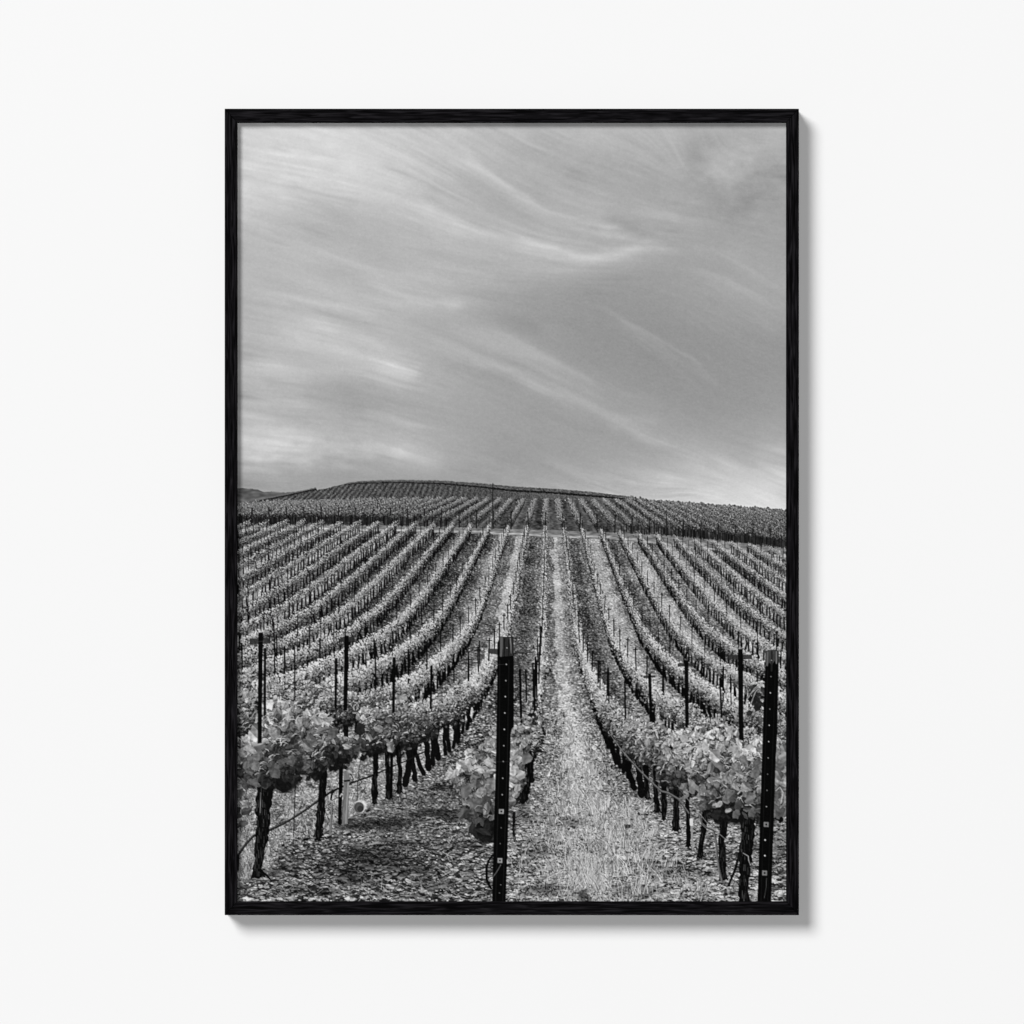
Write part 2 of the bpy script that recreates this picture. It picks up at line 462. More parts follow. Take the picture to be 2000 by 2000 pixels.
    tot = base2 + add + cloud * (2.9 * fine + 3.0 * mid + 2.2 * wide) * (.7 + .6 * np.clip(lattice(X / 45.0, Y / 30.0, 24), -.6, 1))
    tot = tot + cloud * 2.2 * (lattice(X / 34.0, Y / 26.0, 22) + .6 * lattice(X / 15.0, Y / 12.0, 23))
    # broken cloud: a ragged-ended patch, mottled puffs at the top right and low at the left
    Xq = X + 1.6 * wobx; Yq = Y + 1.6 * woby
    tot = tot + 15 * np.exp(-((Xq - 775) / 75) ** 2 - ((Yq - 722) / 24) ** 2) / (1 + np.exp(np.clip((Xq - 824 + (Yq - 722) * .5) / 5, -30, 30))) * (1 + .2 * fine)
    tot = tot + 12 * np.exp(-((Xq - 900) / 45) ** 2 - ((Yq - 588) / 9) ** 2) / (1 + np.exp(np.clip((Xq - 915) / 5, -30, 30)))
    tot = tot + 11 * np.exp(-((X - 1440) / 110) ** 2 - ((Y - 340) / 80) ** 2) * (lattice(X / 42.0, Y / 30.0, 51) + .6 * lattice(X / 19.0, Y / 14.0, 52) + .35 * lattice(X / 9.0, Y / 7.0, 53))
    tot = tot + 11 * np.exp(-((X - 600) / 190) ** 2 - ((Y - 880) / 38) ** 2) * (lattice(X / 46.0, Y / 22.0, 54) + .6 * lattice(X / 20.0, Y / 11.0, 55) + .3 * lattice(X / 9.0, Y / 6.0, 56))
    tot = tot + 6 * np.exp(-((X - 1220) / 110) ** 2 - ((Y - 455) / 40) ** 2) * (lattice(X / 34.0, Y / 12.0, 57) + .6 * lattice(X / 15.0, Y / 6.0, 58))
    fy = np.clip(np.arange(PH) / 2.0, 0, H2 - 1.001); fx = np.clip(np.arange(PW) / 2.0, 0, W2 - 1.001)
    iy = fy.astype(int); ix = fx.astype(int); dy = (fy - iy)[:, None]; dx = (fx - ix)[None, :]
    out = (tot[np.ix_(iy, ix)] * (1 - dx) + tot[np.ix_(iy, ix + 1)] * dx) * (1 - dy) + (tot[np.ix_(iy + 1, ix)] * (1 - dx) + tot[np.ix_(iy + 1, ix + 1)] * dx) * dy
    img[:] = out + 1.5 * field(0.5, 1.4) + 0.7 * field(0.8, 4)

# -------------------------------------------------- the land: rows seen in perspective
SKYLINE = [(455, 954), (465, 953), (489, 954), (503, 957), (516, 961), (530, 960), (545, 961), (556, 962), (570, 961), (590, 958), (612, 953), (616, 952), (619, 957), (640, 953), (675, 944), (681, 942), (700, 940), (725, 938.7), (784, 937), (872, 939), (940, 944), (1000, 950), (1075, 954), (1150, 960), (1225, 969), (1270, 975), (1360, 982), (1435, 987), (1540, 996)]
U0 = 1071.5
V_T = [.0699, .0854, .0932, .101, .109, .119, .127, .143, .159, .185, .226, .258, .309, .3686, .403, .484, .565, .749, .942, 1.0, 1.1, 1.4]
V_V = [1047, 1103, 1133, 1162, 1190, 1224, 1248, 1283, 1312, 1350, 1400, 1433, 1475, 1509, 1528, 1567, 1593, 1665, 1741, 1764, 1803, 1920]
V_T2 = [.03] + V_T; V_V2 = [900] + V_V
END_U = [463, 600, 710, 918, 1030, 1125, 1183, 1259, 1341, 1440, 1536]
END_V = [1038, 1036, 1037, 1042, 1047, 1051, 1053, 1060, 1069, 1079, 1091]
UP_U = [463, 620, 760, 900, 1000, 1071, 1180, 1280, 1388, 1488, 1536]
UP_V = [1026, 1024, 1026, 1030, 1033, 1035, 1039, 1044, 1053, 1065, 1070]
TOP_U = [455, 507, 621, 755, 857, 961, 1035, 1087, 1150, 1225, 1360, 1435, 1540]
TOP_V = [984, 977, 975, 971, 970, 971, 973, 973, 974, 972, 984, 989, 998]

def tilt(t, u):
    far = np.interp(u, END_U, END_V) - 1047
    c = u - U0 + 90 * t
    mid = 0.13 * 150 * np.tanh(c / 150)
    near = 0.078 * c
    w1 = np.clip((np.log(t) - np.log(.07)) / (np.log(.12) - np.log(.07)), 0, 1)
    w2 = np.clip((np.log(t) - np.log(.22)) / (np.log(.42) - np.log(.22)), 0, 1)
    return (far * (1 - w1) + mid * w1) * (1 - w2) + near * w2

def ground_v(t, u):
    return np.interp(t, V_T2, V_V2) + tilt(t, u)

def rowx(k):
    return -90 + 515 * k

def upper_v(t, u):
    a = np.interp(u, UP_U, UP_V)
    b = np.interp(u, TOP_U, TOP_V) + 15
    return b + (a - b) * (t - .044) / (.0655 - .044)

ALLEY = {  # tone across an alley from its left row to its right row
    -1: [(0, 80), (.12, 105), (.45, 105), (.52, 175), (.82, 180), (.9, 125), (1, 90)],
    0: [(0, 76), (.12, 110), (.22, 66), (.55, 82), (.8, 100), (.9, 126), (1, 100)],
    1: [(0, 90), (.1, 122), (.2, 98), (.34, 106), (.41, 172), (.58, 180), (.68, 136), (.85, 128), (1, 96)],
    2: [(0, 66), (.15, 108), (.3, 76), (.6, 74), (.75, 106), (1, 112)],
    3: [(0, 80), (.2, 150), (.6, 160), (.8, 140), (1, 100)]}

def land(img):
    ys, xs = np.mgrid[0:PH, 0:PW]
    u = xs + OX + 0.5; v = ys + OY + 0.5
    sky_v = np.interp(np.arange(PW) + OX, [a for a, _ in SKYLINE], [b for _, b in SKYLINE])[None, :]
    rough = np.where(u > 1225, 1.1, 0.3) * field(0.01, 1.2, (3, PW))[:1]
    below = np.clip(v - (sky_v + rough) + 0.5, 0, 1)
    # far ridge at the left, then the far block of vines
    lay = 88 + 9 * field(1.5, 4) + np.clip((v - 953) * 0.5, 0, 14)
    lay += 22 * np.exp(-((u - 535) / 26) ** 2 - ((v - 961.5) / 1.5) ** 2)
    diag = np.interp(u, [455, 465, 520, 560, 616, 618, 640, 641], [988, 985, 974, 966, 954, 955, 950, 900])
    blk = v > diag
    # slanting rows of the far block
    lean = np.interp(u, [463, 560, 680, 800, 900, 960], [2.1, 1.3, 0.85, 0.5, 0.25, 0.0])
    ph = (u + lean * (v - 960)) / 10.6
    fade = np.clip((1000 - u) / 150, 0, 1)
    st = np.cos(2 * np.pi * ph + 0.25 * field(3, 3))
    far = 74 + fade * 19 * np.clip(st, -0.8, 1) * (1 + .35 * field(1.2, 1.2)) + 13 * field(0.6, 0.6)
    far = far + 12 * np.clip((u - 950) / 120, 0, 1)
    lay = np.where(blk, far, lay)
    # dark diagonal hedge row and crest row
    edge = np.exp(-((v - diag - 1.6) / 1.6) ** 2) * (u < 618)
    lay = lay * (1 - edge) + edge * 30
    lay = np.where((u < 617) & (u > 520) & (np.abs(v - diag + 1.3) < 1.4), 100, lay)
    wcrest = np.interp(u, [672, 682, 780, 1000, 1150, 1225, 1262], [1, 5, 6, 10, 10, 7, 2])
    cr = v - np.interp(u, [a for a, _ in SKYLINE], [b for _, b in SKYLINE])
    crest = (u > 674) & (u < 1262) & (cr < wcrest) & (cr >= -1)
    tcr = np.where(cr < wcrest * 0.6, 84 + 14 * field(.6, .8), 30 + 12 * field(.6, .8))
    lay = np.where(crest, tcr, lay)
    lay = np.where((u >= 1230) & (v > 960), 100 + 26 * field(.7, .7), lay)
    img += (lay - img) * below
    # ------- ground of the upper block
    top = np.interp(u, TOP_U, TOP_V)
    up = np.interp(u, UP_U, UP_V)
    f = np.clip((v - top) / np.maximum(up - top, 1), 0, 1.2)
    tt = .044 + (.0655 - .044) * np.clip((v - top - 15) / np.maximum(up - top - 15, 1), 0, 1.1)
    rk = ((u - U0) / tt + 90) / 515
    fr = rk - np.floor(rk)
    g = 58 + 22 * np.exp(-((fr - .12) / .12) ** 2) + 22 * np.exp(-((fr - .86) / .12) ** 2) + 16 * (np.mod(np.floor(rk), 2) == 0) + 10 * field(.7, 1.6) + 6 * field(3, 3)
    m = np.clip(v - top - 2, 0, 1) * below
    img += (g - img) * m
    # ------- the track between the blocks
    end = np.interp(u, END_U, END_V)
    m = np.clip(v - up + 0.5, 0, 1)
    tr = 118 + 14 * field(.6, 3)
    tr = tr + (52 + 26 * lattice(u / 30.0, v / 9.0, 41)) * np.exp(-((v - (end - 3.0) + 1.2 * field(40, 12)) / 1.9) ** 2) - 20 * np.exp(-((v - end - 2) / 1.6) ** 2)
    img += (tr - img) * m
    # ------- ground of the lower block
    t = np.full(u.shape, 0.2)
    for _ in range(7):
        t = np.interp(v - tilt(t, u), V_V2, V_T2)
    X = (u - U0) / t
    rk = (X + 90) / 515
    k = np.floor(rk); fr = rk - k
    tone = np.full(u.shape, 100.0)
    ragged = .045 * field(4, 2.5)
    for kk in np.unique(k):
        key = int(kk) + 1           # alley key: to the right of row kk -> kk+1
        tab = ALLEY.get(key)
        if tab is None:
            tab = ALLEY[3] if key % 2 == 1 else ALLEY[2]
            if key < -1:
                tab = [(0, 48), (.3, 92), (.62, 158), (.85, 140), (1, 66)] if key % 2 == 0 else [(0, 44), (.3, 72), (.75, 88), (1, 58)]
                if key < -4:
                    tab = [(a, b - 4) for a, b in tab]
        mm = k == kk
        tone[mm] = np.interp(fr[mm] + 0.03 * np.sin(v[mm] / 9.0) + ragged[mm], [a for a, _ in tab], [b for _, b in tab])
    tone = np.where(t > .3, tone * (1 - np.clip((t - .3) / .3, 0, 1)) + np.clip((t - .3) / .3, 0, 1) * (102 + 38 / (1 + np.exp(-(u - 1000 - (v - 1500) * -0.05) / 16))), tone)
    tone = np.where((t > .28) & (rk < -1) & (rk > -2.2), 132 + 14 * field(4, 7), tone)
    # coarse patches + litter, whose grain grows towards the viewer
    tone = tone + 9 * field(5, 12) + 6 * field(14, 30)
    sc = [(.55, .75), (.8, 1.4), (1.2, 2.2), (1.8, 3.4), (2.6, 5)]
    pos = np.interp(t, [.07, .12, .2, .35, .6, 1.0], [0, .4, .8, 1.2, 1.6, 2.1])
    sp = np.zeros(u.shape)
    for i, (a, b) in enumerate(sc):
        w = np.clip(1 - np.abs(pos - i), 0, 1)
        if w.max() > 0:
            sp += w * field(a, b)
    fine = field(.5, .8)
    amp = np.interp(t, [.07, .1, .2, .4, 1], [24, 33, 44, 44, 38])
    bright = np.clip((tone - 130) / 50, 0, 1)
    sp = np.where(sp > 0, np.abs(sp) ** 1.25, sp * 0.72)
    img_l = tone + amp * (1 - .45 * bright) * sp + 14 * fine
    m = np.clip(v - end + 0.5, 0, 1)
    img += (np.clip(img_l, 14, 232) - img) * m
    return t

def trunk(img, pts, ws, tone=9, alpha=.96, bark=0):
    """A crooked vine stem: ragged outline, knots, short pale flecks of bark on the near ones."""
    P = [pts[0], (pts[0][0], pts[0][1] - .25 * ws[0])]; W = [ws[0] * .3, ws[0] * .95]
    for (a, b), (wa, wb) in zip(zip(pts, pts[1:]), zip(ws, ws[1:])):
        m = max(int(np.hypot(b[0] - a[0], b[1] - a[1]) / 7), 2)
        for f in np.arange(1, m + 1) / m:
            j = .07 * wa
            P.append((a[0] + (b[0] - a[0]) * f + rng.normal(0, 1) * j, a[1] + (b[1] - a[1]) * f))
            W.append((wa + (wb - wa) * f) * rng.uniform(.86, 1.12))
    line_stamp(img, P, W, tone, alpha)
    if bark:      # roots at the foot
        x, y = P[0]; w = W[1]
        for q in (-.55, -.2, .25, .6):
            line_stamp(img, [(x + q * w * .5, y - .5 * w), (x + q * w * 1.1, y + rng.uniform(-.1, .25) * w)], [w * .4, w * .16], tone + 4, .9)
    for _ in range(bark * 4):
        k = rng.integers(0, len(P) - 1); o = rng.uniform(-.42, .42)
        x, y = P[k]; L = rng.uniform(4, 15)
        line_stamp(img, [(x + o * W[k], y), (x + o * W[k] + rng.normal(0, .9), y - L)], rng.uniform(.7, 1.8), rng.uniform(22, 88), rng.uniform(.3, .75))

def vine(img, t, k, upper=False, h0=.355, h1=.625, n=None, wid=.078, bright=1.0, stem=True):
    X = rowx(k) + rng.normal(0, 5)
    u = U0 + X * t
    v = upper_v(t, u) if upper else ground_v(t, u)
    s = 515 * t
    if u < OX - .3 * s or u > OX + PW + .3 * s:
        return
    d = max(.050 * s, 1.7)
    if stem:
        tw = max((.050 if t < .2 else .044) * s * rng.uniform(.75, 1.25), 1.0)
        if upper:
            if rng.random() < .5:
                line_stamp(img, [(u, v), (u, v - .35 * s)], 1.0, 30, .8)
        elif t < .12:
            line_stamp(img, [(u, v), (u + rng.normal(0, .02) * s, v - (h0 + .04) * s)], [tw * 1.1, tw], 12, .92)
        else:
            a = rng.normal(0, .025) * s
            trunk(img, [(u, v), (u + a + rng.normal(0, .015) * s, v - .2 * s), (u + a, v - (h0 + .05) * s)], [tw * 1.2, tw, tw * 1.1], 9, .96, 0)
            if t > .3:   # the arms of the cordon
                for sg in (-1, 1):
                    line_stamp(img, [(u + a, v - h0 * .92 * s), (u + a + sg * .07 * s, v - (h0 + .03) * s), (u + a + sg * .13 * s, v - (h0 + .025) * s)], [tw, tw * .8, tw * .5], 14, .9)
    if upper:
        n = 15
        if n:
            for _ in range(4):
                leaf(img, u + rng.normal(0, wid) * s, v - rng.uniform(.22, .42) * s, 2.6, rng.uniform(14, 44), .9)
        for i in range(n):
            h = (i + rng.random()) / n
            q = rng.normal(0, 1)
            tn = 60 + 90 * h ** .8 - 13 * q + rng.normal(0, 19)
            leaf(img, u + q * .105 * s, v - (.30 + .40 * h) * s, rng.choice([1.7, 2.2, 2.8]), np.clip(tn, 20, 215), .9)
        return
    if t > .27:
        return crown(img, u, v, s, X, t, d, h0, h1, n or int(np.clip(900 * t, 280, 720)), wid, bright)
    n = n or int(np.clip(40 + 420 * (t - .07), 40, 150))
    d *= .86
    for _ in range(9):      # the dim inside of the crown
        dt = t * t * rng.uniform(-.08, .08)
        leaf(img, u + X * dt + rng.normal(0, wid) * s, v + slope(t, u) * dt - (h0 + rng.uniform(-.03, .12)) * s, max(d * 1.3, 2.2), rng.uniform(24, 66))
    ph = rng.uniform(0, 6.28, 2)
    sl = slope(t, u)
    for i in range(n):
        h = np.clip((i + rng.normal(0, .16 * n)) / n, 0, 1)
        dt = t * t * rng.uniform(-.085, .085)
        q = rng.normal(0, 1)
        yy = v + sl * dt - (h0 - .02 + (h1 - h0 + .02) * h + rng.normal(0, .012)) * s
        xx = u + X * dt + q * wid * (1.05 - .4 * h) * s
        tn = 86 + 112 * h ** .8 + 13 * np.sin(2.2 * q + ph[0]) + 10 * np.sin(6 * h + ph[1]) + rng.normal(0, 17)
        r = rng.random()
        if r < .08:
            tn *= .5
        elif r > .94 and h > .3:
            tn += 40
        leaf(img, xx, yy, max(d * rng.uniform(.65, 1.2), 1.7), np.clip(tn * bright, 16, 226), .96)

def slope(t, u):
    return (ground_v(t * 1.03, u) - ground_v(t, u)) / (t * .03)

def crown(img, u, v, s, X, t, d, h0, h1, n, wid, bright):
    """A near vine crown: rounded sprays of leaves, each leaf laying a little shade on the ones below."""
    sl = slope(t, u)
    for _ in range(34):
        leaf(img, u + np.clip(rng.normal(0, .7), -1.5, 1.5) * wid * s, v - (h0 + rng.uniform(-.01, .19)) * s, d * 1.1, rng.uniform(18, 54))
    m = int(rng.integers(7, 10))
    C = []
    for i in range(m):
        h = (i + .5) / m
        dt = t * t * rng.uniform(-.07, .07)
        C.append((u + X * dt + np.clip(rng.normal(0, .85), -1.3, 1.3) * wid * s, v + sl * dt - (h0 + .01 + (h1 - h0 - .03) * h) * s, rng.uniform(.055, .09) * s, h))
    L = []
    for i in range(n):
        cx, cy, r, h = C[rng.integers(m)]
        a = rng.uniform(0, 6.283); q = np.sqrt(rng.random()) * 1.15
        L.append((rng.random() * .6 + (1 - q) * .3 + h * .5, cx + q * r * np.cos(a), cy + q * r * np.sin(a), -.25 * q * np.cos(a) - .75 * q * np.sin(a), h))
    L.sort()
    for z, x, y, nl, h in L:
        tn = 50 + 88 * h ** .9 + 60 * nl + rng.normal(0, 15)
        if rng.random() < .09:
            tn += 45
        dd = d * .66 * rng.lognormal(0, .30)
        leaf(img, x + .10 * dd, y + .22 * dd, dd * 1.12, 16, .38)
        leaf(img, x, y, dd, np.clip(tn * bright, 20, 216), .93)
    for _ in range(int(40 + 70 * t)):      # sunlit rims, shoots and gaps
        h = rng.uniform(.1, 1.03); xx = u + rng.normal(0, wid * 1.1) * s; yy = v - (h0 + (h1 - h0) * h) * s
        a = rng.normal(-.6, .6); q = rng.uniform(.012, .04) * s
        tn = rng.uniform(160, 222) if rng.random() < .4 + .4 * h else rng.uniform(14, 36)
        line_stamp(img, [(xx, yy), (xx + q * np.cos(a) * .6, yy + q * np.sin(a) * .6), (xx + q * np.cos(a + .3), yy + q * np.sin(a + .3))], [rng.uniform(.8, 2.4), 1.6, .7], tn, .75)

def post(img, t, k, upper=False, h=1.04, w=None, arm=True):
    X = rowx(k)
    u = U0 + X * t; s = 515 * t
    v = upper_v(t, u) if upper else ground_v(t, u)
    if u < OX - 5 or u > OX + PW + 5:
        return
    w = w or max(.027 * s, 1.15)
    dx = rng.normal(0, .015) * s
    line_stamp(img, [(u, v), (u + dx, v - h * s)], w, 10 if not upper else 24, .95 if not upper else .8)
    if arm and not upper and t > .1:
        a = .04 * s
        line_stamp(img, [(u + dx - a, v - (h - .04) * s), (u + dx + a, v - (h - .04) * s)], max(.02 * s, 1.0), 26, .75)

def rows(img):
    # upper block
    ev = []
    for k in range(-26, 22):
        for y in np.arange(1 / .0655, 1 / .044, .19):
            ev.append((1 / (y + rng.uniform(-.05, .05)), k, 0))
        ev.append((.0656, k, 1))
        for y in np.arange(16.2, 22, 1.3):
            if rng.random() < .12:
                ev.append((1 / y, k, 1))
    ev.sort()
    for t, k, kind in ev:
        if kind:
            post(img, t, k, True, h=1.0, w=2.4 if t > .065 else 1.0)
        else:
            vine(img, t, k, True)
    # dark hollow under the first vines of the upper block, far left and far right
    us = np.arange(PW) + OX
    for x in us:
        b = np.interp(x, UP_U, UP_V)
        side = np.clip((900 - x) / 220, 0, 1) + np.clip((x - 1180) / 180, 0, 1)
        if rng.random() < .85 * side:
            hh = rng.uniform(12, 19)
            line_stamp(img, [(x, b - rng.uniform(-2, 5)), (x + rng.normal(0, .5), b - hh)], rng.uniform(1.0, 2.2), rng.uniform(6, 50), .8)
    for _ in range(900):
        x = rng.uniform(OX, OX + PW); side = np.clip((900 - x) / 220, 0, 1) + np.clip((x - 1180) / 180, 0, 1)
        if rng.random() < side:
            leaf(img, x, np.interp(x, UP_U, UP_V) - rng.uniform(13, 23), rng.choice([2, 2.5, 3.1]), rng.uniform(12, 46), .9)
    # lower block
    ev = []
    for k in range(-17, 17):
        off = rng.uniform(0, .15)
        y = 1.5 + off
        if k == -1:
            y = 1.93
        if k == 1:
            y = 1.44
        if k == 0:
            y = 2.1
        while y < 14.25:
            t = 1 / y
            X = rowx(k)
            lim = 640 if abs(k) > 1 else 900
            if abs(X * t) < lim:
                ev.append((t, k, 0))
            y += rng.uniform(.105, .15) * (1 + .02 * y)
        pb = {-1: 3.86, 0: 3.3}.get(k, 3.3 + rng.uniform(0, .62))
        for y in np.arange(pb, 14.2, .62):
            if 1 / y < .26 or k in (-1, 0, 1):
                ev.append((1 / (y + rng.uniform(-.04, .04)), k, 1))
    ev.sort()
    for t, k, kind in ev:
        if kind:
            post(img, t, k)
        else:
            lim = {-1: .475, 1: .43}.get(k, 2)
            vine(img, t, k, stem=t < lim, h0=.375 if k == 1 and t > .3 else .365, wid=.036 if k == 0 and t > .2 else .078, h1=(.5 if k == 0 and t > .2 else .635 + rng.normal(0, .022)), n=70 if k == 0 and t > .27 else None, bright=rng.uniform(.92, 1.08))

def litter(img):
    """Fallen leaves, straw and grass on the soil, from the middle distance to the sheet's lower edge."""
    ev = []
    for _ in range(21000):
        v = 1300 + 475 * rng.random() ** .8
        u = rng.uniform(OX - 10, OX + PW + 10)
        ev.append((v, u))
    ev.sort()
    for v, u in ev:
        t = np.interp(v, V_V, V_T)
        s = 515 * t
        rx = ((u - U0) / t + 90) / 515
        left = u < 985
        # the strip of grass in the right-hand alley keeps few leaves
        grass = abs(u - np.interp(v, [1300, 1500, 1763], [1100, 1120, 1190])) < np.interp(v, [1300, 1763], [14, 75])
        if grass and rng.random() < .55:
            continue
        if rx < -1.02 and rng.random() < .86:
            continue
        if v < 1640 and rng.random() < .35:
            continue
        d = .019 * s * rng.lognormal(0, .42) * (1.25 if v > 1690 else 1)
        dark = rng.random() < (.38 if left else .24)
        tn = rng.uniform(14, 58) if dark else np.clip(rng.normal(140 if left else 160, 46), 55, 232)
        if not dark:
            leaf(img, u + .1 * d, v + .22 * d, d * 1.1, 26, .75, FLAT)
        leaf(img, u, v, d, tn, .85, FLAT)
    for _ in range(6000):      # grass blades and straw
        v = 1390 + 385 * rng.random() ** .75
        t = np.interp(v, V_V, V_T); s = 515 * t
        r = rng.random()
        if r < .5:
            u = np.interp(v, [1300, 1500, 1763], [1100, 1125, 1175]) + rng.normal(0, np.interp(v, [1390, 1763], [22, 78]))
            if u < 1000 + (1763 - v) * .12:
                continue
            tn = np.clip(rng.normal(172, 46), 40, 236)
        elif r < .86:
            v = rng.uniform(1480, 1735); u = rng.uniform(461, np.interp(v, [1480, 1570, 1640, 1705, 1740], [790, 725, 620, 500, 462]))
            t = np.interp(v, V_V, V_T); s = 515 * t
            tn = np.clip(rng.normal(128, 50), 20, 215)
        else:
            u = rng.uniform(461, 1536); tn = rng.choice([200, 150, 40])
        L = s * rng.uniform(.02, .07); a = rng.normal(-1.57, .5) if r < .86 else rng.uniform(-3.14, 0)
        c = rng.normal(0, .35)
        m = (u + L * .5 * np.cos(a), v + L * .5 * np.sin(a)); e = (m[0] + L * .5 * np.cos(a + c), m[1] + L * .5 * np.sin(a + c))
        line_stamp(img, [(u, v), m, e], [1.3, 1.1, .5], tn, .7)

def specks(img):
    """Crumbs of soil, curled edges and thin canes that catch the sun: the finest grain of the ground."""
    for _ in range(11000):
        v = 1330 + 435 * rng.random() ** .8
        u = rng.uniform(OX, OX + PW)
        t = np.interp(v, V_V, V_T); s = 515 * t
        d = max(s * rng.uniform(.004, .011), 1.6)
        r = rng.random()
        tn = rng.uniform(8, 40) if r < .42 else (rng.uniform(175, 238) if r < .8 else rng.uniform(90, 150))
        leaf(img, u, v, d * (1 if r < .42 else rng.uniform(.8, 1.6)), tn, .85, FLAT)
    for _ in range(420):
        v = 1440 + 322 * rng.random() ** .7
        u = rng.uniform(OX, OX + PW); t = np.interp(v, V_V, V_T); s = 515 * t
        L = s * rng.uniform(.03, .12); a = rng.normal(0, .5); c = rng.normal(0, .6)
        tn = rng.choice([190, 165, 140, 30])
        line_stamp(img, [(u, v), (u + .5 * L * np.cos(a), v + .4 * L * np.sin(a)), (u + L * np.cos(a + c), v + .6 * L * np.sin(a + c))], [1.0, 1.2, .7], tn, .8)

def tufts(img):
    """Long dry grass standing in the right-hand alley."""
    ev = sorted((1420 + 335 * rng.random() ** .8, rng.normal(0, 1)) for _ in range(120))
    for v, q in ev:
        u = np.interp(v, [1400, 1500, 1600, 1763], [1108, 1135, 1178, 1215]) + q * np.interp(v, [1400, 1763], [16, 75])
        s = 515 * np.interp(v, V_V, V_T)
        lean = rng.normal(0, .25)
        for _ in range(14):
            L = s * rng.uniform(.03, .10); a = -1.57 + lean + rng.normal(0, .3); x = u + rng.normal(0, .022) * s
            tn = np.clip(rng.normal(165, 45), 30, 232)
            line_stamp(img, [(x, v), (x + .5 * L * np.cos(a), v + .5 * L * np.sin(a)), (x + L * np.cos(a + rng.normal(0, .25)), v + L * np.sin(a))], [1.5, 1.2, .5], tn, .75)

def shade_bands(img):
    """Shadow patches on the alleys, mostly the left one, darkened into the printed tones."""
    ys, xs = np.mgrid[0:PH, 0:PW]; xs = xs + OX; ys = ys + OY
    w = 7 * lattice(xs / 40.0, ys / 18.0, 31)
    m = np.zeros(xs.shape)
    for cx, cy, rx, ry, a in [(850, 1592, 80, 9, .6), (760, 1606, 70, 14, .55), (700, 1612, 50, 14, .5), (730, 1676, 85, 26, .55), (800, 1702, 60, 16, .45), (690, 1712, 45, 15, .5), (600, 1738, 70, 10, .35), (590, 1668, 34, 22, .55),
                              (770, 1648, 90, 12, .4), (905, 1655, 50, 10, .35), (850, 1728, 70, 10, .3), (640, 1690, 40, 18, .4), (555, 1700, 40, 18, .35), (880, 1540, 60, 8, .35), (820, 1565, 50, 6, .3), (1160, 1655, 30, 12, .3), (1110, 1602, 45, 10, .3), (1050, 1660, 30, 14, .35),
                              (1270, 1690, 70, 12, .3), (1240, 1738, 60, 12, .35), (1060, 1736, 40, 14, .4), (1350, 1705, 70, 14, .35), (1510, 1650, 40, 40, .3), (1145, 1750, 14, 12, .6), (1200, 1620, 40, 8, .2), (1020, 1590, 24, 20, .3)]:
        m = np.maximum(m, a * np.exp(-(((xs - cx + 2 * w) / rx) ** 2 + ((ys - cy + w) / ry) ** 2) ** 1.5))
    img *= 1 - m * .95
    img += 9 * np.exp(-((xs - np.interp(ys, [1300, 1500, 1763], [1100, 1130, 1180])) / np.interp(ys, [1300, 1763], [14, 52])) ** 2) * (ys > 1330)

